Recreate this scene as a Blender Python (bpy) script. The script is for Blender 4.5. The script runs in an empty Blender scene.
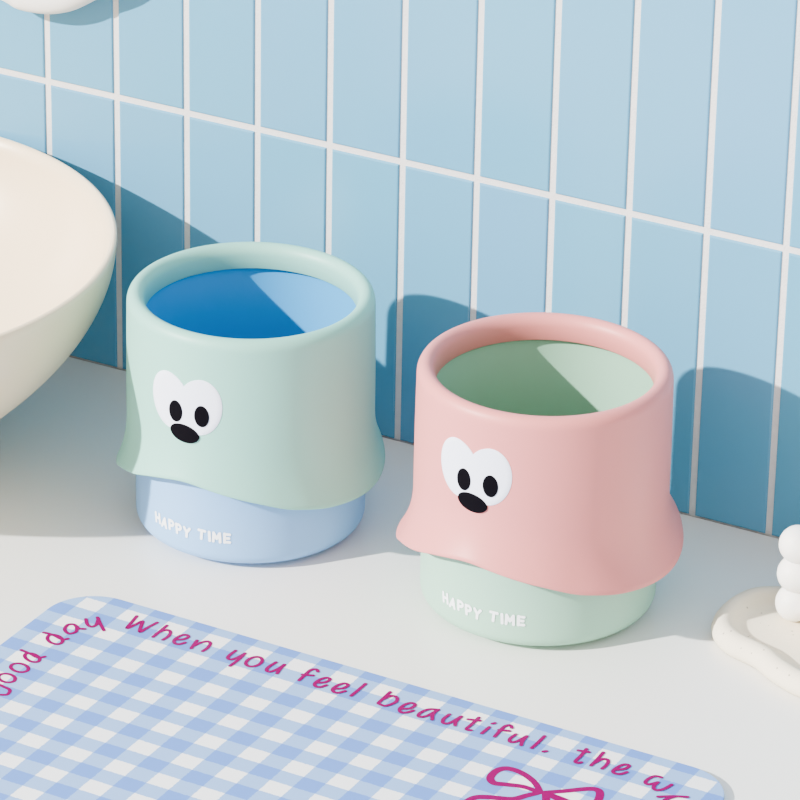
import bpy, bmesh, math, random
from mathutils import Vector, Matrix
random.seed(4)
sc = bpy.context.scene
COL = sc.collection
PI = math.pi

# ------------------------------------------------------------------ helpers
def obj(name, bm, mats, parent=None, smooth=True, angle=None, up=False):
    me = bpy.data.meshes.new(name)
    if up:      # flat print: every face looks up
        bm.normal_update()
        for f_ in bm.faces:
            if f_.normal.z < 0: f_.normal_flip()
    else: bmesh.ops.recalc_face_normals(bm, faces=bm.faces[:])
    bm.to_mesh(me); bm.free()
    o = bpy.data.objects.new(name, me); COL.objects.link(o)
    for m in (mats if isinstance(mats, (list, tuple)) else [mats]): me.materials.append(m)
    for p in me.polygons: p.use_smooth = smooth
    if smooth and angle: 
        me.set_sharp_from_angle(angle=math.radians(angle))
    if parent: o.parent = parent
    return o

def thing(name, label, cat, loc=(0, 0, 0), rotz=0, group=None):
    o = bpy.data.objects.new(name, None); COL.objects.link(o)
    o.location = loc; o.rotation_euler = (0, 0, rotz); o.empty_display_size = .02
    tag(o, label, cat, group); return o

def tag(o, label, cat, group=None):
    o['label'] = label; o['category'] = cat
    if group: o['group'] = group
    return o

def lathe_bm(prof, n=128, close=False):
    bm = bmesh.new(); rings = []
    for r, z in prof:
        if r < 1e-6: rings.append([bm.verts.new((0, 0, z))])
        else: rings.append([bm.verts.new((r*math.cos(2*PI*i/n), r*math.sin(2*PI*i/n), z)) for i in range(n)])
    pairs = list(zip(rings, rings[1:])) + ([(rings[-1], rings[0])] if close else [])
    for a, b in pairs:
        for i in range(n):
            j = (i+1) % n
            if len(a) == 1 and len(b) == 1: continue
            if len(a) == 1: bm.faces.new((a[0], b[i], b[j]))
            elif len(b) == 1: bm.faces.new((a[i], b[0], a[j]))
            else: bm.faces.new((a[i], b[i], b[j], a[j]))
    return bm

def catmull(pts, k=6, closed=False):
    out = []; n = len(pts)
    P = [Vector(p) for p in pts]
    for i in range(n if closed else n-1):
        if closed: a, b, c, d = P[i-1], P[i], P[(i+1) % n], P[(i+2) % n]
        else: a, b, c, d = P[max(i-1, 0)], P[i], P[i+1], P[min(i+2, n-1)]
        for s in range(k):
            t = s/k
            out.append(.5*((2*b)+(c-a)*t+(2*a-5*b+4*c-d)*t*t+(3*b-a-3*c+d)*t**3))
    if not closed: out.append(P[-1])
    return out

def stroke_polys(pts, w, k=5, taper=0):
    """flat ribbon with round ends along a smoothed 2-D polyline -> list of quads / fans (lists of 2-D points)"""
    Q = catmull([(x, y, 0) for x, y in pts], k) if len(pts) > 2 else [Vector((x, y, 0)) for x, y in pts]
    R = [Q[0]]
    for q in Q[1:]:
        if (q-R[-1]).length > w*.08: R.append(q)
    if len(R) < 2: R.append(R[0]+Vector((w*.1, 0, 0)))
    n = len(R); L = []; Rr = []
    for i in range(n):
        d = (R[min(i+1, n-1)]-R[max(i-1, 0)]); d.normalize()
        nn = Vector((-d.y, d.x, 0)); h = w/2*(1+taper*math.sin(PI*i/(n-1)))
        L.append(R[i]+nn*h); Rr.append(R[i]-nn*h)
    polys = [[L[i], Rr[i], Rr[i+1], L[i+1]] for i in range(n-1)]
    for c, d in ((R[0], R[0]-R[1]), (R[-1], R[-1]-R[-2])):
        a0 = math.atan2(d.y, d.x)
        polys.append([c+Vector((math.cos(a0+a), math.sin(a0+a), 0))*w/2 for a in [(-.5+i/8)*PI for i in range(9)]])
    return polys

# ------------------------------------------------------------------ materials
def lin(r, g, b):
    f = lambda c: (c/255/12.92) if c/255 <= .04045 else ((c/255+.055)/1.055)**2.4
    return (f(r), f(g), f(b), 1)

def mat(name, col, rough=.5, spec=.5, bump=0, bscale=60, var=0, vscale=8, coat=0, sss=0):
    m = bpy.data.materials.new(name); m.use_nodes = True
    nt = m.node_tree; b = nt.nodes['Principled BSDF']
    b.inputs['Base Color'].default_value = col
    b.inputs['Roughness'].default_value = rough
    b.inputs['Specular IOR Level'].default_value = spec
    b.inputs['Coat Weight'].default_value = coat
    if sss:
        b.inputs['Subsurface Weight'].default_value = sss
        b.inputs['Subsurface Radius'].default_value = (.01, .008, .006)
        b.inputs['Subsurface Scale'].default_value = .5
    tc = nt.nodes.new('ShaderNodeTexCoord')
    if var:
        no = nt.nodes.new('ShaderNodeTexNoise'); no.inputs['Scale'].default_value = vscale
        nt.links.new(tc.outputs['Object'], no.inputs['Vector'])
        mx = nt.nodes.new('ShaderNodeMix'); mx.data_type = 'RGBA'
        mx.inputs[6].default_value = tuple(c*(1-var) for c in col[:3])+(1,)
        mx.inputs[7].default_value = tuple(min(1, c*(1+var)) for c in col[:3])+(1,)
        nt.links.new(no.outputs['Fac'], mx.inputs[0]); nt.links.new(mx.outputs[2], b.inputs['Base Color'])
    if bump:
        n2 = nt.nodes.new('ShaderNodeTexNoise'); n2.inputs['Scale'].default_value = bscale; n2.inputs['Detail'].default_value = 3
        nt.links.new(tc.outputs['Object'], n2.inputs['Vector'])
        bp = nt.nodes.new('ShaderNodeBump'); bp.inputs['Strength'].default_value = bump; bp.inputs['Distance'].default_value = .001
        nt.links.new(n2.outputs['Fac'], bp.inputs['Height']); nt.links.new(bp.outputs['Normal'], b.inputs['Normal'])
    return m

SUN_AZ, SUN_EL, SUN_E = 49.7, 28.2, 4.0
W_E, W_BACK, W_FRONT = .88, (.40,.39,.37,1), (.89,.83,.77,1)
VT, LOOK, EXPO = 'AgX', 'AgX - Medium High Contrast', 0.98
TEXT= [[(-0.0243, -0.1258), (-0.0282, -0.1249), (-0.0302, -0.1283), (-0.0273, -0.1318), (-0.0229, -0.1312), (-0.023, -0.1271), (-0.0188, -0.1277), (-0.0137, -0.1289), (-0.0121, -0.1337), (-0.015, -0.1359)], [(-0.0177, -0.1175), (-0.0171, -0.1191), (-0.0174, -0.1207), (-0.0184, -0.122), (-0.0201, -0.1228), (-0.022, -0.123), (-0.0241, -0.1225), (-0.0258, -0.1215), (-0.0271, -0.12), (-0.0276, -0.1184), (-0.0273, -0.1168), (-0.0263, -0.1155), (-0.0247, -0.1147), (-0.0227, -0.1145), (-0.0207, -0.115), (-0.0189, -0.116), (-0.0177, -0.1175)], [(-0.0176, -0.1043), (-0.0171, -0.1059), (-0.0175, -0.1075), (-0.0186, -0.1089), (-0.0203, -0.1097), (-0.0224, -0.1099), (-0.0245, -0.1094), (-0.0264, -0.1084), (-0.0276, -0.1069), (-0.0281, -0.1053), (-0.0278, -0.1037), (-0.0267, -0.1023), (-0.025, -0.1015), (-0.0229, -0.1013), (-0.0207, -0.1018), (-0.0189, -0.1028), (-0.0176, -0.1043)], [(-0.0178, -0.0927), (-0.0175, -0.0941), (-0.018, -0.0953), (-0.0193, -0.0961), (-0.0211, -0.0964), (-0.0232, -0.096), (-0.0252, -0.0951), (-0.0268, -0.0938), (-0.0279, -0.0923), (-0.0282, -0.0909), (-0.0276, -0.0897), (-0.0264, -0.0889), (-0.0246, -0.0886), (-0.0225, -0.089), (-0.0205, -0.0899), (-0.0188, -0.0912), (-0.0178, -0.0927)], [(-0.0329, -0.0884), (-0.0263, -0.0894), (-0.0202, -0.0909), (-0.0174, -0.088)], [(-0.0183, -0.0684), (-0.0179, -0.0701), (-0.0183, -0.0716), (-0.0194, -0.0726), (-0.0211, -0.073), (-0.0232, -0.0728), (-0.0252, -0.0719), (-0.027, -0.0705), (-0.0281, -0.0688), (-0.0286, -0.0671), (-0.0282, -0.0656), (-0.0271, -0.0646), (-0.0253, -0.0642), (-0.0233, -0.0644), (-0.0213, -0.0653), (-0.0195, -0.0667), (-0.0183, -0.0684)], [(-0.0329, -0.0652), (-0.0271, -0.0648), (-0.0199, -0.0666), (-0.0174, -0.0642)], [(-0.0199, -0.0502), (-0.0239, -0.0487), (-0.0262, -0.0511), (-0.0246, -0.0564), (-0.02, -0.059), (-0.0179, -0.055), (-0.0203, -0.0505)], [(-0.0219, -0.0493), (-0.0188, -0.0511), (-0.0153, -0.0499)], [(-0.021, -0.0399), (-0.0169, -0.0447), (-0.0135, -0.0458), (-0.0124, -0.0425), (-0.0152, -0.0358)], [(-0.0164, -0.0349), (-0.0116, -0.0398), (-0.0051, -0.0458)], [(0.002, -0.0222), (0.0032, -0.0292), (0.0047, -0.0371), (0.0064, -0.0317), (0.0079, -0.0255), (0.0103, -0.0311), (0.0133, -0.037), (0.0144, -0.0298), (0.0159, -0.0227)], [(0.0225, -0.0228), (0.0226, -0.0304), (0.0227, -0.038)], [(0.0223, -0.0338), (0.0234, -0.0295), (0.0256, -0.027), (0.0282, -0.0282), (0.0297, -0.0327), (0.0292, -0.038)], [(0.0354, -0.0341), (0.0387, -0.0317), (0.0398, -0.0278), (0.0377, -0.0264), (0.0353, -0.0287), (0.0348, -0.0346), (0.037, -0.0379), (0.0397, -0.0376), (0.0416, -0.0343)], [(0.0461, -0.0288), (0.047, -0.0333), (0.048, -0.0381)], [(0.0477, -0.035), (0.0493, -0.0297), (0.0518, -0.0267), (0.0544, -0.028), (0.0556, -0.0331), (0.0552, -0.0376)], [(0.0708, -0.0277), (0.0705, -0.0332), (0.0712, -0.037), (0.0738, -0.0376), (0.0758, -0.0335), (0.0769, -0.0283)], [(0.0769, -0.0276), (0.0774, -0.036), (0.077, -0.0441)], [(0.0887, -0.0287), (0.0897, -0.0305), (0.0901, -0.0327), (0.0899, -0.035), (0.0891, -0.037), (0.0878, -0.0384), (0.0863, -0.039), (0.0848, -0.0387), (0.0834, -0.0376), (0.0825, -0.0358), (0.0821, -0.0336), (0.0823, -0.0313), (0.0831, -0.0294), (0.0843, -0.0279), (0.0858, -0.0273), (0.0874, -0.0276), (0.0887, -0.0287)], [(0.097, -0.0275), (0.0961, -0.0337), (0.097, -0.0379), (0.0995, -0.0383), (0.1017, -0.0333), (0.1024, -0.0274)], [(0.1024, -0.0274), (0.1027, -0.0324), (0.1038, -0.038)], [(0.1224, -0.0246), (0.1204, -0.0229), (0.1181, -0.0248), (0.1179, -0.0301), (0.1182, -0.0383)], [(0.1167, -0.0319), (0.1222, -0.0297)], [(0.1284, -0.0353), (0.1317, -0.0329), (0.1325, -0.0287), (0.1302, -0.028), (0.128, -0.0309), (0.1274, -0.0365), (0.1294, -0.0394), (0.132, -0.0389), (0.134, -0.0353)], [(0.14, -0.0362), (0.1436, -0.0335), (0.1443, -0.0292), (0.1419, -0.0283), (0.1397, -0.0312), (0.139, -0.0367), (0.1411, -0.0396), (0.1437, -0.0393), (0.1461, -0.0356)], [(0.1519, -0.0229), (0.1518, -0.0312), (0.1515, -0.0385)], [(0.1681, -0.0239), (0.1682, -0.0308), (0.1683, -0.0377)], [(0.1685, -0.0327), (0.1707, -0.0272), (0.1742, -0.0273), (0.176, -0.0319), (0.1732, -0.0384), (0.1686, -0.0382)], [(0.1829, -0.0363), (0.1863, -0.0337), (0.1868, -0.0292), (0.1841, -0.0283), (0.1818, -0.0315), (0.1815, -0.0371), (0.1839, -0.0402), (0.1868, -0.0387), (0.1889, -0.0351)], [(0.2003, -0.0272), (0.1953, -0.0298), (0.1933, -0.0361), (0.1949, -0.0393), (0.1981, -0.0362), (0.2002, -0.0278)], [(0.1999, -0.0274), (0.2001, -0.0332), (0.2025, -0.0384)], [(0.208, -0.0286), (0.2075, -0.0345), (0.2094, -0.0385), (0.2124, -0.0367), (0.2145, -0.0277)], [(0.2147, -0.0273), (0.2147, -0.0335), (0.2163, -0.0376)], [(0.2235, -0.0235), (0.2235, -0.0319), (0.2234, -0.0379), (0.2262, -0.0377)], [(0.2193, -0.0281), (0.2256, -0.0261)], [(0.2332, -0.0297), (0.2328, -0.0376)], [(0.2329, -0.0254), (0.2338, -0.0242)], [(0.2442, -0.024), (0.2421, -0.022), (0.2401, -0.0244), (0.24, -0.0298), (0.2405, -0.0371)], [(0.2392, -0.0296), (0.2446, -0.0276)], [(0.2493, -0.029), (0.2487, -0.0346), (0.2504, -0.0377), (0.2532, -0.0354), (0.2553, -0.0277)], [(0.2553, -0.0277), (0.2557, -0.0334), (0.2571, -0.0378)], [(0.2636, -0.0228), (0.2637, -0.0304), (0.2634, -0.0376)], [(0.2706, -0.0377), (0.2718, -0.0364)], [(0.2895, -0.0233), (0.2901, -0.0315), (0.2901, -0.0379), (0.2919, -0.0388), (0.2934, -0.0372)], [(0.2864, -0.0269), (0.2921, -0.0256)], [(0.299, -0.022), (0.2994, -0.0296), (0.2994, -0.0375)], [(0.2999, -0.0336), (0.3015, -0.0286), (0.3041, -0.0275), (0.3057, -0.0295), (0.3063, -0.0334), (0.306, -0.0374)], [(0.3131, -0.0345), (0.3163, -0.0317), (0.3174, -0.0277), (0.3152, -0.0269), (0.3131, -0.0296), (0.3121, -0.0359), (0.3138, -0.0383), (0.317, -0.0374), (0.3191, -0.0339)], [(0.3374, -0.0293), (0.3341, -0.0298), (0.3323, -0.0334), (0.3322, -0.0381), (0.3347, -0.0393), (0.3381, -0.0348)], [(0.3381, -0.0348), (0.338, -0.0398), (0.3404, -0.0426), (0.3437, -0.0398), (0.3455, -0.0333)], [(0.3583, -0.0403), (0.3517, -0.0434), (0.3447, -0.0481)], [(0.352, -0.044), (0.3492, -0.049), (0.3502, -0.053), (0.3548, -0.0519), (0.3606, -0.0468)]]
BOW=[[(0.2877, -0.0745), (0.2807, -0.0679), (0.271, -0.0632), (0.2623, -0.0628), (0.2582, -0.0676), (0.2585, -0.0758), (0.2628, -0.0798), (0.2691, -0.0779), (0.2785, -0.0752), (0.2874, -0.0761)], [(0.2903, -0.0749), (0.2988, -0.0682), (0.3088, -0.0596), (0.3138, -0.0581), (0.3169, -0.0615), (0.3187, -0.0686), (0.3165, -0.0747), (0.308, -0.0767), (0.2991, -0.0756), (0.291, -0.075)], [(0.2885, -0.076), (0.2839, -0.0822), (0.2788, -0.0895), (0.2679, -0.0939), (0.2619, -0.0974), (0.2594, -0.1027), (0.2586, -0.1102)], [(0.291, -0.075), (0.295, -0.0816), (0.2995, -0.093), (0.3029, -0.1049)], [(0.291, -0.075), (0.3014, -0.0778), (0.3115, -0.0835), (0.3224, -0.0933)]]
ORN=[(-0.0651, 0.2602), (-0.0435, 0.246), (-0.0218, 0.2391), (-0.0131, 0.2362), (-0.0, 0.2362), (0.013, 0.2381), (0.0261, 0.2427), (0.0362, 0.2486), (0.0434, 0.2533), (0.0506, 0.2567), (0.0634, 0.2644), (0.0756, 0.2777), (0.0793, 0.3008), (0.0727, 0.3312), (0.0379, 0.3501), (-0.0189, 0.3462), (-0.0633, 0.3126)]
PAL = dict(
 tile=(.140,.360,.545,1), grout=(.72,.70,.70,1), counter=(.80,.805,.795,1),
 mint=(.29,.57,.49,1), blue=(.265,.47,.77,1), blue_shade=(.09,.36,.66,1),
 pink=(.70,.27,.26,1), sage=(.34,.56,.44,1), sage_in=(.32,.52,.40,1),
 basin=(.80,.66,.48,1), cream=(.78,.72,.60,1), white=(.80,.84,.97,1), black=(.005,.004,.007,1),
 magenta=(.24,.0025,.11,1), print_white=(.90,.93,.97,1))
M_mint = mat('mint_plastic', PAL['mint'], .45, .4, bump=.03, bscale=900)
M_blue = mat('pale_blue_plastic', PAL['blue'], .4, .4)
M_blue_shade = mat('blue_plastic_shaded', PAL['blue_shade'], .4, .4)  # base's blue made deeper: the bin's inner shade put into the liner colour
M_pink = mat('pink_plastic', PAL['pink'], .45, .4, bump=.03, bscale=900)
M_sage = mat('pale_green_plastic', PAL['sage'], .4, .4)
M_sage_in = mat('green_liner_plastic', PAL['sage_in'], .4, .4)
M_white = mat('white_sticker', PAL['white'], .5, .3)
M_black = mat('black_sticker', PAL['black'], .7, .08)
M_print = mat('white_print', PAL['print_white'], .5, .3)
M_mag = mat('magenta_print', PAL['magenta'], .6, .2)
M_basin = mat('cream_ceramic', PAL['basin'], .3, .5, var=.02, vscale=5)
M_orn = mat('white_ornament_plaster', (.86,.86,.86,1), .45, .4)
M_candle = mat('white_wax', (.9,.89,.86,1), .5, .4, sss=.3, bump=.05, bscale=300)
M_counter = mat('white_counter_top', PAL['counter'], .38, .45, var=.015, vscale=6)
M_grout = mat('white_grout', PAL['grout'], .9, .2, bump=.5, bscale=900, var=.06, vscale=200)

# glazed tile: slow waviness in the glaze, small tone drift
def tile_mat():
    m = mat('blue_glazed_tile', PAL['tile'], .22, .5)
    nt = m.node_tree; b = nt.nodes['Principled BSDF']; tc = nt.nodes['Texture Coordinate']
    no = nt.nodes.new('ShaderNodeTexNoise'); no.inputs['Scale'].default_value = 14; no.inputs['Detail'].default_value = 2
    mp = nt.nodes.new('ShaderNodeMapping'); mp.inputs['Scale'].default_value = (1, 1, .35)
    nt.links.new(tc.outputs['Object'], mp.inputs[0]); nt.links.new(mp.outputs[0], no.inputs['Vector'])
    at = nt.nodes.new('ShaderNodeAttribute'); at.attribute_name = 'tone'
    ad = nt.nodes.new('ShaderNodeMath'); ad.operation = 'MULTIPLY_ADD'; ad.inputs[1].default_value = .5
    nt.links.new(no.outputs['Fac'], ad.inputs[0]); nt.links.new(at.outputs['Fac'], ad.inputs[2])
    mx = nt.nodes.new('ShaderNodeMix'); mx.data_type = 'RGBA'
    c = PAL['tile']
    mx.inputs[6].default_value = (c[0]*.92, c[1]*1.02, c[2]*.97, 1); mx.inputs[7].default_value = (c[0]*1.12, c[1]*.99, c[2]*1.03, 1)
    nt.links.new(ad.outputs[0], mx.inputs[0]); nt.links.new(mx.outputs[2], b.inputs['Base Color'])
    bp = nt.nodes.new('ShaderNodeBump'); bp.inputs['Strength'].default_value = .25; bp.inputs['Distance'].default_value = .002
    nt.links.new(no.outputs['Fac'], bp.inputs['Height']); nt.links.new(bp.outputs['Normal'], b.inputs['Normal'])
    return m
M_tile = tile_mat()

# gingham: two crossed square waves in the mat's own coordinates
CX, CY = .013782, .012000          # check width and depth
def gingham_mat():
    m = mat('blue_gingham_mat', (1, 1, 1, 1), .8, .2)
    nt = m.node_tree; b = nt.nodes['Principled BSDF']; tc = nt.nodes['Texture Coordinate']
    sp = nt.nodes.new('ShaderNodeSeparateXYZ')
    # woven-print roughness of the check edges
    wn = nt.nodes.new('ShaderNodeTexNoise'); wn.inputs['Scale'].default_value = 900
    nt.links.new(tc.outputs['Object'], wn.inputs['Vector'])
    sb = nt.nodes.new('ShaderNodeVectorMath'); sb.operation = 'MULTIPLY_ADD'
    sb.inputs[1].default_value = (.0012,)*3
    nt.links.new(wn.outputs['Color'], sb.inputs[0])
    of = nt.nodes.new('ShaderNodeVectorMath'); of.operation = 'ADD'; of.inputs[1].default_value = (-.0006,)*3
    nt.links.new(tc.outputs['Object'], of.inputs[0]); nt.links.new(of.outputs[0], sb.inputs[2])
    nt.links.new(sb.outputs[0], sp.inputs[0])
    bands = []
    for ax, c in ((0, CX), (1, CY)):
        d = nt.nodes.new('ShaderNodeMath'); d.operation = 'MULTIPLY_ADD'
        d.inputs[1].default_value = 1/(2*c); d.inputs[2].default_value = .25+40
        nt.links.new(sp.outputs[ax], d.inputs[0])
        fr = nt.nodes.new('ShaderNodeMath'); fr.operation = 'FRACT'; nt.links.new(d.outputs[0], fr.inputs[0])
        g = nt.nodes.new('ShaderNodeMath'); g.operation = 'GREATER_THAN'; g.inputs[1].default_value = .5
        nt.links.new(fr.outputs[0], g.inputs[0]); bands.append(g)
    s = nt.nodes.new('ShaderNodeMath'); s.operation = 'ADD'
    nt.links.new(bands[0].outputs[0], s.inputs[0]); nt.links.new(bands[1].outputs[0], s.inputs[1])
    h = nt.nodes.new('ShaderNodeMath'); h.operation = 'MULTIPLY'; h.inputs[1].default_value = .5
    nt.links.new(s.outputs[0], h.inputs[0])
    cr = nt.nodes.new('ShaderNodeValToRGB'); cr.color_ramp.interpolation = 'CONSTANT'
    e = cr.color_ramp.elements
    e[0].position = 0; e[0].color = G_WHITE
    e[1].position = .25; e[1].color = G_MID
    n = e.new(.75); n.color = G_DARK
    nt.links.new(h.outputs[0], cr.inputs[0]); nt.links.new(cr.outputs[0], b.inputs['Base Color'])
    return m
G_WHITE, G_MID, G_DARK = (.86,.88,.92,1), (.29,.45,.76,1), (.155,.29,.68,1)
M_ging = gingham_mat()

def stone_mat():
    m = mat('speckled_cream_stone', PAL['cream'], .75, .25, bump=.15, bscale=250)
    nt = m.node_tree; b = nt.nodes['Principled BSDF']; tc = nt.nodes['Texture Coordinate']
    v = nt.nodes.new('ShaderNodeTexVoronoi'); v.inputs['Scale'].default_value = 160
    nt.links.new(tc.outputs['Object'], v.inputs['Vector'])
    l = nt.nodes.new('ShaderNodeMath'); l.operation = 'LESS_THAN'; l.inputs[1].default_value = .1
    nt.links.new(v.outputs['Distance'], l.inputs[0])
    mx = nt.nodes.new('ShaderNodeMix'); mx.data_type = 'RGBA'
    mx.inputs[6].default_value = PAL['cream']; mx.inputs[7].default_value = (.45,.40,.33,1)
    nt.links.new(l.outputs[0], mx.inputs[0]); nt.links.new(mx.outputs[2], b.inputs['Base Color'])
    return m
M_stone = stone_mat()

# ------------------------------------------------------------------ setting
def rounded_box(bm, x0, x1, z0, z1, yf, yb, bev, tone=0, layer=None, mi=0):
    """a tile: bevelled front face towards -y"""
    def ring(d, y): return [bm.verts.new(v) for v in ((x0+d, y, z0+d), (x1-d, y, z0+d), (x1-d, y, z1-d), (x0+d, y, z1-d))]
    prof = [(0, yb)] + [(bev*(1-math.cos(a)), yf+bev*(1-math.sin(a))) for a in (0, .5, 1.0, PI/2)]
    rs = [ring(d, y) for d, y in prof]; fs = []
    for a, b in zip(rs, rs[1:]):
        for i in range(4): fs.append(bm.faces.new((a[i], a[(i+1) % 4], b[(i+1) % 4], b[i])))
    fs.append(bm.faces.new(rs[-1]))
    for f in fs:
        f.material_index = mi
        if layer is not None: f[layer] = tone

TW, TH, GAP, ZG = .05, .2, .0042, .18624
bm = bmesh.new(); lay = bm.faces.layers.float.new('tone')
for i in range(-12, 24):
    for j in (-1, 0, 1):
        x0 = i*TW+GAP/2; z0 = ZG+(j-0)*TH+GAP/2
        z0, z1 = z0, z0+TH-GAP
        if j == -1: z0 = .0005
        rounded_box(bm, x0, x0+TW-GAP, z0, z1, 0, .006, .0011, random.uniform(0, .5), lay, 0)
# grout bed behind the tiles
v = [bm.verts.new(p) for p in ((-.6, .0012, -.02), (1.2, .0012, -.02), (1.2, .0012, .585), (-.6, .0012, .585),
                               (-.6, .03, -.02), (1.2, .03, -.02), (1.2, .03, .585), (-.6, .03, .585))]
for q in ((0,1,2,3),(4,7,6,5),(0,4,5,1),(1,5,6,2),(2,6,7,3),(3,7,4,0)):
    f = bm.faces.new([v[k] for k in q]); f.material_index = 1
w = obj('wall_back', bm, [M_tile, M_grout], smooth=False); w['kind'] = 'structure'

bm = bmesh.new()
bmesh.ops.create_cube(bm, size=1, matrix=Matrix.Translation((.3, -.4006, -.015)) @ Matrix.Diagonal((1.8, .8, .03, 1)))
bmesh.ops.bevel(bm, geom=[e for e in bm.edges if all(abs(vv.co.y+.8006) < 1e-4 and vv.co.z > -.001 for vv in e.verts)], offset=.006, segments=4, affect='EDGES')
c = obj('counter_top', bm, M_counter, smooth=False)
c['kind'] = 'structure'; 

# ------------------------------------------------------------------ covered bins
H = .1496
HEM = [(-110,.0365),(-88,.0385),(-74,.0448),(-59,.0502),(-47,.0554),(-35,.0589),(-28,.0595),(-20,.0578),(-12,.0554),(-4,.0528),(4,.0502),(15.5,.0456),(24,.0434),(33,.0412),(43,.0398),(55,.0386),(64,.0384),(75,.0392),
       (92,.0425),(112,.050),(135,.0575),(152,.0595),(170,.0570),(192,.0490),(215,.0420),(235,.0375)]
def hem_z(ph):
    """wavy hem: periodic cubic through the table (degrees -> height)"""
    d = (math.degrees(ph)+110) % 360-110; n = len(HEM)
    k = max(i for i in range(n) if HEM[i][0] <= d)
    g = lambda i: (HEM[i % n][0]+360*(i//n), HEM[i % n][1])
    p0, p1, p2, p3 = g(k-1), g(k), g(k+1), g(k+2)
    t = (d-p1[0])/(p2[0]-p1[0]); w = p2[0]-p1[0]
    m1 = (p2[1]-p0[1])/(p2[0]-p0[0])*w; m2 = (p3[1]-p1[1])/(p3[0]-p1[0])*w
    return (2*t**3-3*t*t+1)*p1[1]+(t**3-2*t*t+t)*m1+(3*t*t-2*t**3)*p2[1]+(t**3-t*t)*m2
R1 = .0724
def cover_r(z, ph, A):
    zh = hem_z(ph); d = max(0, (z-zh)/.034)
    fl = A*(max(0, 1-d))**2.2
    u = max(0, min(1, (.143-z)/.06))
    return R1+.0006*math.sin(u*PI/2)+fl

def cover_bm(A, n=192):
    prof = []       # each entry: function of angle -> (r, z)
    tk = .0022
    for s in range(7):                       # inner collar and its underside
        pass
    cr = .0619
    prof += [lambda ph: (.0640, H-.0150), lambda ph: (cr+.0004, H-.0150), lambda ph: (cr, H-.0144)]
    a = (R1-cr)/2
    for k in range(0, 17):
        t = PI - PI*k/16
        prof.append(lambda ph, t=t: (cr+a+a*math.cos(t), H-a*1.25+a*1.25*math.sin(t)))
    for k in range(1, 41):
        t = k/40
        def f(ph, t=t):
            zt = H-a*1.25; zb = hem_z(ph)+.0008; z = zt+(zb-zt)*(t**.85)
            return cover_r(z, ph, A), z
        prof.append(f)
    for k in range(1, 7):                    # rounded hem lip
        t = PI*k/6
        prof.append(lambda ph, t=t: (cover_r(hem_z(ph)+.0008, ph, A)-tk/2+tk/2*math.cos(t), hem_z(ph)+.0008-.0011*math.sin(t)))
    for k in range(1, 21):                   # inner side
        t = k/20
        def f(ph, t=t):
            zb = hem_z(ph)+.0008; zt = .132; z = zb+(zt-zb)*t
            return cover_r(z, ph, A)-tk, z
        prof.append(f)
    prof.append(lambda ph: (.0680, .1325))
    bm = bmesh.new(); rings = []
    for f in prof:
        ring = []
        for i in range(n):
            ph = 2*PI*i/n; r, z = f(ph); ring.append(bm.verts.new((r*math.cos(ph), r*math.sin(ph), z)))
        rings.append(ring)
    for A_, B_ in zip(rings, rings[1:]):
        for i in range(n): bm.faces.new((A_[i], A_[(i+1) % n], B_[(i+1) % n], B_[i]))
    return bm

def sticker(fn_r, phc, zc, hw, hh, off, tilt=0, thick=.0004, n=56, m=8, outline=None):
    """thin raised patch on the curved cover. hw, hh in metres"""
    bm = bmesh.new(); rows = []
    def put(u, v, o):
        ph = phc+u/.0722; z = zc+v; r = fn_r(z, ph)+o
        return bm.verts.new((r*math.cos(ph), r*math.sin(ph), z))
    def pt(k, s):
        if outline: u, v = outline[k]; u *= s; v *= s
        else:
            t = 2*PI*k/n; u = hw*math.cos(t)*s; v = hh*math.sin(t)*s
        ct, st = math.cos(tilt), math.sin(tilt)
        return u*ct-v*st, u*st+v*ct
    N = len(outline) if outline else n
    cen = put(0, 0, off+thick)
    for j in range(1, m+1):
        s = j/m; rows.append([put(*pt(k, s), off+thick) for k in range(N)])
    rows.append([put(*pt(k, 1.012), off+thick*.5) for k in range(N)])
    rows.append([put(*pt(k, 1.012), off-.0004) for k in range(N)])
    for k in range(N): bm.faces.new((cen, rows[0][k], rows[0][(k+1) % N]))
    for a, b in zip(rows, rows[1:]):
        for k in range(N): bm.faces.new((a[k], b[k], b[(k+1) % N], a[(k+1) % N]))
    return bm

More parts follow.
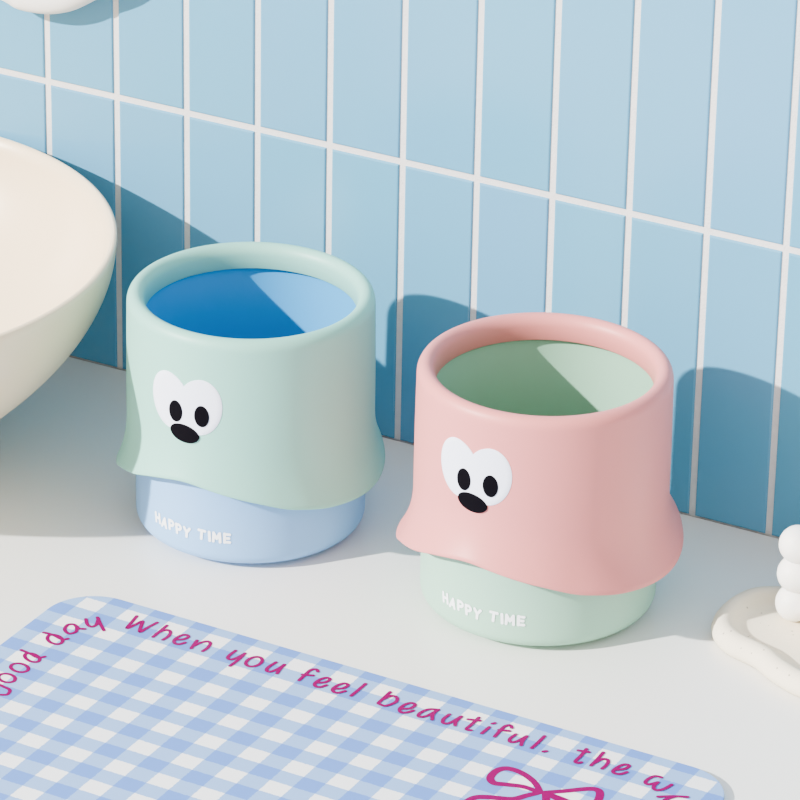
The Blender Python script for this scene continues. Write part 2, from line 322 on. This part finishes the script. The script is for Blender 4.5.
GLY = {  # strokes in a 1 x 1 box
 'H': [[(0,0),(0,1)],[(.75,0),(.75,1)],[(0,.5),(.75,.5)]],
 'A': [[(0,0),(.4,1)],[(.4,1),(.8,0)],[(.15,.32),(.65,.32)]],
 'P': [[(.05,0),(.05,1)],[(.05,.95),(.5,.98),(.75,.72),(.5,.45),(.05,.45)]],
 'Y': [[(0,1),(.4,.5)],[(.8,1),(.4,.5)],[(.4,.5),(.4,0)]],
 'T': [[(0,.95),(.85,.95)],[(.42,.95),(.42,0)]],
 'I': [[(.2,0),(.2,1)]],
 'M': [[(0,0),(.05,1)],[(.05,1),(.45,.35)],[(.45,.35),(.85,1)],[(.85,1),(.9,0)]],
 'E': [[(0,0),(0,1)],[(0,.95),(.65,.95)],[(0,.5),(.55,.5)],[(0,.05),(.65,.05)]]}
def bin_text(ph0, ph1, zc, R):
    bm = bmesh.new(); zi = 0; W = (ph1-ph0)*R; h = .0056
    wid = dict(H=1, A=1, P=.95, Y=1, T=1, I=.55, M=1.15, E=.85); sp = .65
    seq = 'HAPPY TIME'; tot = sum(sp if c == ' ' else wid[c] for c in seq); unit = W/tot; x = 0
    wob = [.0003, -.0003, .0002, -.0005, -.0008, 0, .0004, 0, .0001, .0003]; rot = [.1, -.12, .05, .12, -.05, 0, -.08, .05, 0, 0]
    for k, ch in enumerate(seq):
        if ch == ' ': x += sp; continue
        for st in GLY[ch]:
            pts = []
            for a, b in st:
                u = a*unit*.78; v = (b-.5)*h; c_, s_ = math.cos(rot[k]), math.sin(rot[k])
                pts.append((x*unit+.5*unit*.12+u*c_-v*s_, zc+wob[k]+u*s_*.5+v*c_))
            for poly in stroke_polys(pts, .00175, 3):
                vs = []; zi += 1e-6
                for q in poly:
                    ph = ph0+q.x/R; r = R+.0003+zi
                    vs.append(bm.verts.new((r*math.cos(ph), r*math.sin(ph), q.y)))
                try: bm.faces.new(vs)
                except ValueError: pass
        x += wid[ch]
    # give the letters a little thickness
    return bm

def make_bin(label, loc, rotz, A, m_cover, m_body, m_liner, dz, text):
    t = thing('covered_bin', label, 'bin', loc, rotz, 'draped bins with cartoon faces')
    R = .0680; prof = [(0, .0030), (.0545, .0030), (.0550, .0004), (.0572, .0004), (.0576, .0024)]
    prof += [(R-.0080+.0080*math.sin(a), .0106-.0080*math.cos(a)) for a in [i/10*PI/2 for i in range(1, 11)]]
    prof += [(R, .02), (R, .05), (R, .08), (R, .1318), (R-.0010, .1325), (R-.0016, .131), (R-.0016, .02), (0, .02)]
    obj('body', lathe_bm(prof, 160), m_body, t, angle=50)
    Ri = .0650
    lp = [(Ri+.0004, H-.0152), (Ri, H-.0153)] + [(Ri, .10), (Ri, .05)] + \
         [(Ri-.006+.006*math.cos(a), .028-.006*math.sin(a)) for a in [i/6*PI/2 for i in range(7)]] + [(0, .022)]
    obj('liner', lathe_bm(lp, 160), m_liner, t, angle=60)
    obj('cover', cover_bm(A), m_cover, t, angle=70)
    fr = lambda z, ph: cover_r(z, ph, A)
    mid = math.radians(-31.6)
    hw, hh, off = .0132, .0174, math.radians(8.0)
    # eye patch: the union outline of two upright ellipses
    ol = []; zc = .1062+dz; c = off*.0722
    ang0 = math.acos(-c/hw) if c < hw else PI
    n = 46
    for k in range(n): # right lobe
        tt = -ang0+2*ang0*k/(n-1); ol.append((c+hw*math.cos(tt)*1.0, hh*math.sin(tt)))
    for k in range(1, n-1):
        tt = PI-ang0+2*ang0*k/(n-1); ol.append((-c+hw*math.cos(tt), hh*math.sin(tt)))
    # the lobes run together below, behind the nose
    ol = [(u, min(v, -.80*hh) if v < 0 and abs(u) < c else v) for u, v in ol]
    # slight outward splay of both lobes
    ol = [(u+(.07*v if u > 0 else -.07*v)*min(1, abs(u)/.006), v) for u, v in ol]
    ep = obj('eye_patch', sticker(fr, mid, zc, hw, hh, 0, outline=ol), M_white, t, angle=40); ep['label'] = 'white double-oval eye patch'
    for s, ph, z in ((-1, -36.0, .1005), (1, -22.6, .1010)):
        p = obj('pupil', sticker(fr, math.radians(ph), z+dz, .0045, .0066, .0004), M_black, t, angle=40); p['label'] = 'black oval pupil'
    nz = obj('nose', sticker(fr, math.radians(-31.3), .0879+dz, .0094, .0053, .0005, tilt=math.radians(-6)), M_black, t, angle=40)
    nz['label'] = 'black oval nose'
    tx = obj('lettering', bin_text(math.radians(text[0]), math.radians(text[1]), text[2], R), M_print, t, smooth=False)
    tx['label'] = 'white lettering HAPPY TIME'
    return t
make_bin('mint green draped bin over a pale blue base, nearer the cream basin', (.2231, -.1338, 0), math.radians(-60.19), .0068, M_mint, M_blue, M_blue_shade, 0, (-54.3, -8.8, .0215))
make_bin('pink draped bin over a pale green base, beside the cream stone tray', (.4152, -.1361, 0), math.radians(-64.38), .0098, M_pink, M_sage, M_sage_in, .0048, (-51.5, -4.5, .0212))

# ------------------------------------------------------------------ basin
BR, BH = .1885, .1446; r0 = .068
def bowl_r(t): return r0+(BR-r0)*(1-(1-t)**2.025)**1.136
prof = [(0, .003), (r0-.004, .003), (r0-.002, .0006), (r0, .0012)]
prof += [(bowl_r(i/40), BH*.985*i/40+.0012) for i in range(1, 41)]
prof += [(BR-.0003, BH-.0006), (BR-.0016, BH), (BR-.0032, BH-.0004), (BR-.0042, BH-.0016)]
prof += [(max(.0, bowl_r(i/40)-.0065-.006*(1-i/40)), BH*.985*i/40*(.93)+.0105) for i in range(39, 2, -1)] + [(.03, .0125), (0, .0120)]
b = obj('basin', lathe_bm(prof, 200), M_basin, angle=60); b.location = (-.0538, -.1885-.003, 0)
tag(b, 'large round cream ceramic basin standing at the left against the tiles', 'basin')

# ------------------------------------------------------------------ gingham mat
MX0, MX1, MY0, MY1, MR, MT = -.0465, .3765, -.33, -.0098, .030, .0036
def mat_outline(d=0):
    out = []
    for cx, cy, a0 in ((MX1-MR, MY1-MR, 0), (MX0+MR, MY1-MR, PI/2), (MX0+MR, MY0+MR, PI), (MX1-MR, MY0+MR, 1.5*PI)):
        for k in range(17):
            a = a0+k/16*PI/2; out.append((cx+(MR-d)*math.cos(a), cy+(MR-d)*math.sin(a)))
    return out
mt = thing('counter_mat', 'blue and white gingham mat with magenta writing lying on the counter', 'mat', (.22871, -.25420, 0), math.radians(-.9087))
bm = bmesh.new(); rings = []
for d, z in ((.0004, .0002), (0, .0006), (0, MT-.0006), (.0002, MT-.0001), (.0008, MT)):
    rings.append([bm.verts.new((x, y, z)) for x, y in mat_outline(d)])
for a, q in zip(rings, rings[1:]):
    for i in range(len(a)): bm.faces.new((a[i], a[(i+1) % len(a)], q[(i+1) % len(a)], q[i]))
bm.faces.new(rings[-1]); bm.faces.new(rings[0][::-1])
obj('mat_board', bm, M_ging, mt, angle=50)
def flat_strokes(strokes, w, z, k=6, taper=0):
    bm = bmesh.new(); zi = 0
    for n_, st in enumerate(strokes):
        for poly in stroke_polys(st, w, k, taper):
            zi += 2e-7; vs = [bm.verts.new((q.x, q.y, z+zi)) for q in poly]
            try: bm.faces.new(vs)
            except ValueError: pass
    return bm
o = obj('lettering', flat_strokes(TEXT, .0022, MT+.00012), M_mag, mt, smooth=False, up=True)
o['label'] = 'magenta handwriting: good day When you feel beautiful. the wh'
o = obj('bow_print', flat_strokes(BOW, .0035, MT+.00014, 8, .3), M_mag, mt, smooth=False, up=True)
o['label'] = 'magenta ribbon bow drawing'

# ------------------------------------------------------------------ stone tray and candle
OUT = [(.5182,-.114),(.5208,-.1268),(.5278,-.1380),(.5395,-.1465),(.5580,-.1525),(.5725,-.1618),(.5940,-.1703),(.625,-.171),(.650,-.150),(.662,-.120),(.657,-.088),
       (.637,-.068),(.607,-.062),(.575,-.064),(.546,-.0690),(.5265,-.0805),(.5190,-.0980)]
ol = catmull([(x, y, 0) for x, y in OUT], 8, closed=True)
n = len(ol)
nor = []
for i in range(n):
    d = (ol[(i+3) % n]-ol[i-3]); d.normalize(); nor.append(Vector((-d.y, d.x, 0)))
cen = Vector((.59, -.115, 0))
if (ol[0]+nor[0]*.01-cen).length > (ol[0]-cen).length: nor = [-q for q in nor]
TZ = .0135; tray_prof = [(.006, .0), (.0022, .0006), (.0006, .0028), (.0, .0060), (.0010, .0095), (.0034, .0124), (.0068, TZ), (.0100, .0124), (.0124, .0098), (.0148, .0074), (.018, .0064), (.022, .0062)]
bm = bmesh.new(); rings = []
for d, z in tray_prof: rings.append([bm.verts.new(tuple((ol[i]+nor[i]*d).xy)+(z,)) for i in range(n)])
for a, q in zip(rings, rings[1:]):
    for i in range(n): bm.faces.new((a[i], a[(i+1) % n], q[(i+1) % n], q[i]))
bm.faces.new(rings[-1]); bm.faces.new(rings[0][::-1])
tr = obj('stone_tray', bm, M_stone, angle=60)
tag(tr, 'irregular cream stone tray with a thick raised rim at the right edge', 'tray')

bm = bmesh.new(); S = .0187; rad = .0111
rgt = Vector((.8813, .4726, 0)); e1 = Matrix.Rotation(PI/4, 3, 'Z') @ rgt; e2 = Matrix.Rotation(-PI/4, 3, 'Z') @ rgt
for i in range(3):
    for j in range(3):
        for k in range(3):
            p = e1*S*(i-1)+e2*S*(j-1)+Vector((0, 0, .0103+S*k))
            bmesh.ops.create_uvsphere(bm, u_segments=28, v_segments=18, radius=rad, matrix=Matrix.Translation(p))
cd = obj('bubble_candle', bm, M_candle); cd.location = (.5815, -.0835, .0064)
tag(cd, 'white bubble candle of stacked balls standing on the cream stone tray', 'candle')

# ------------------------------------------------------------------ ornament on the wall
oo = catmull([(x, 0, z) for x, z in ORN], 6, closed=True); cx = sum(q.x for q in oo)/len(oo); cz = sum(q.z for q in oo)/len(oo)
bm = bmesh.new(); rings = []; n = len(oo)
for s, y in [(.93, -.0005), (.96, -.003), (.985, -.006)] + [(1-.5*(1-math.cos(a))**1.3, -.008-.012*math.sin(a)) for a in [k*.1*PI/2 for k in range(0, 11)]]:
    rings.append([bm.verts.new((cx+(q.x-cx)*s, y, cz-.0005+(q.z-cz)*s)) for q in oo])
for a, q in zip(rings, rings[1:]):
    for i in range(n): bm.faces.new((a[i], a[(i+1) % n], q[(i+1) % n], q[i]))
bm.faces.new(rings[-1]); bm.faces.new(rings[0][::-1])
o = obj('wall_ornament', bm, M_orn, angle=70)
tag(o, 'white puffy rounded ornament on the tiles above the basin, cut by the top edge', 'ornament')

# ------------------------------------------------------------------ light, world, camera
az, el = math.radians(SUN_AZ), math.radians(SUN_EL)
sd = Vector((math.cos(az)*math.cos(el), math.sin(az)*math.cos(el), -math.sin(el)))
L = bpy.data.lights.new('sun', 'SUN'); L.energy = SUN_E; L.angle = math.radians(1.0); L.color = (1, .97, .92)
lo = bpy.data.objects.new('sun', L); COL.objects.link(lo); lo.rotation_euler = sd.to_track_quat('-Z', 'Y').to_euler(); lo.location = (-.6, -1.2, 1.2)
W = bpy.data.worlds.new('world'); sc.world = W; W.use_nodes = True; nt = W.node_tree; bg = nt.nodes['Background']
tc = nt.nodes.new('ShaderNodeTexCoord'); sp = nt.nodes.new('ShaderNodeSeparateXYZ'); nt.links.new(tc.outputs['Generated'], sp.inputs[0])
# added fill from the front (-y) for the wall's shadows, dimmer overhead and behind
mr = nt.nodes.new('ShaderNodeMapRange'); mr.inputs[1].default_value = .6; mr.inputs[2].default_value = -1; nt.links.new(sp.outputs[1], mr.inputs[0])
cr = nt.nodes.new('ShaderNodeValToRGB'); cr.color_ramp.elements[0].color = W_BACK; cr.color_ramp.elements[1].color = W_FRONT
nt.links.new(mr.outputs[0], cr.inputs[0]); nt.links.new(cr.outputs[0], bg.inputs[0]); bg.inputs[1].default_value = W_E

cam = bpy.data.cameras.new('camera'); co = bpy.data.objects.new('camera', cam); COL.objects.link(co)
cam.sensor_width = 36; cam.lens = 36*4466.06/800; cam.clip_start = .05; cam.clip_end = 50
f = Vector((-0.4166516273229391, 0.7941924478338916, -0.4423344631076784)); r = Vector((0.8814972195647339, 0.47188545457966474, 0.01693427458695801)); u = Vector((-0.2221802721863262, 0.3828609062828883, 0.8966902771255276))
co.matrix_world = Matrix(((r.x, u.x, -f.x, 1.39388125976026), (r.y, u.y, -f.y, -2.1769439124329706), (r.z, u.z, -f.z, 1.2406813082350416), (0, 0, 0, 1)))
sc.camera = co
sc.view_settings.view_transform = VT; sc.view_settings.look = LOOK; sc.view_settings.exposure = EXPO
sc.cycles.max_bounces = 8; sc.cycles.diffuse_bounces = 6
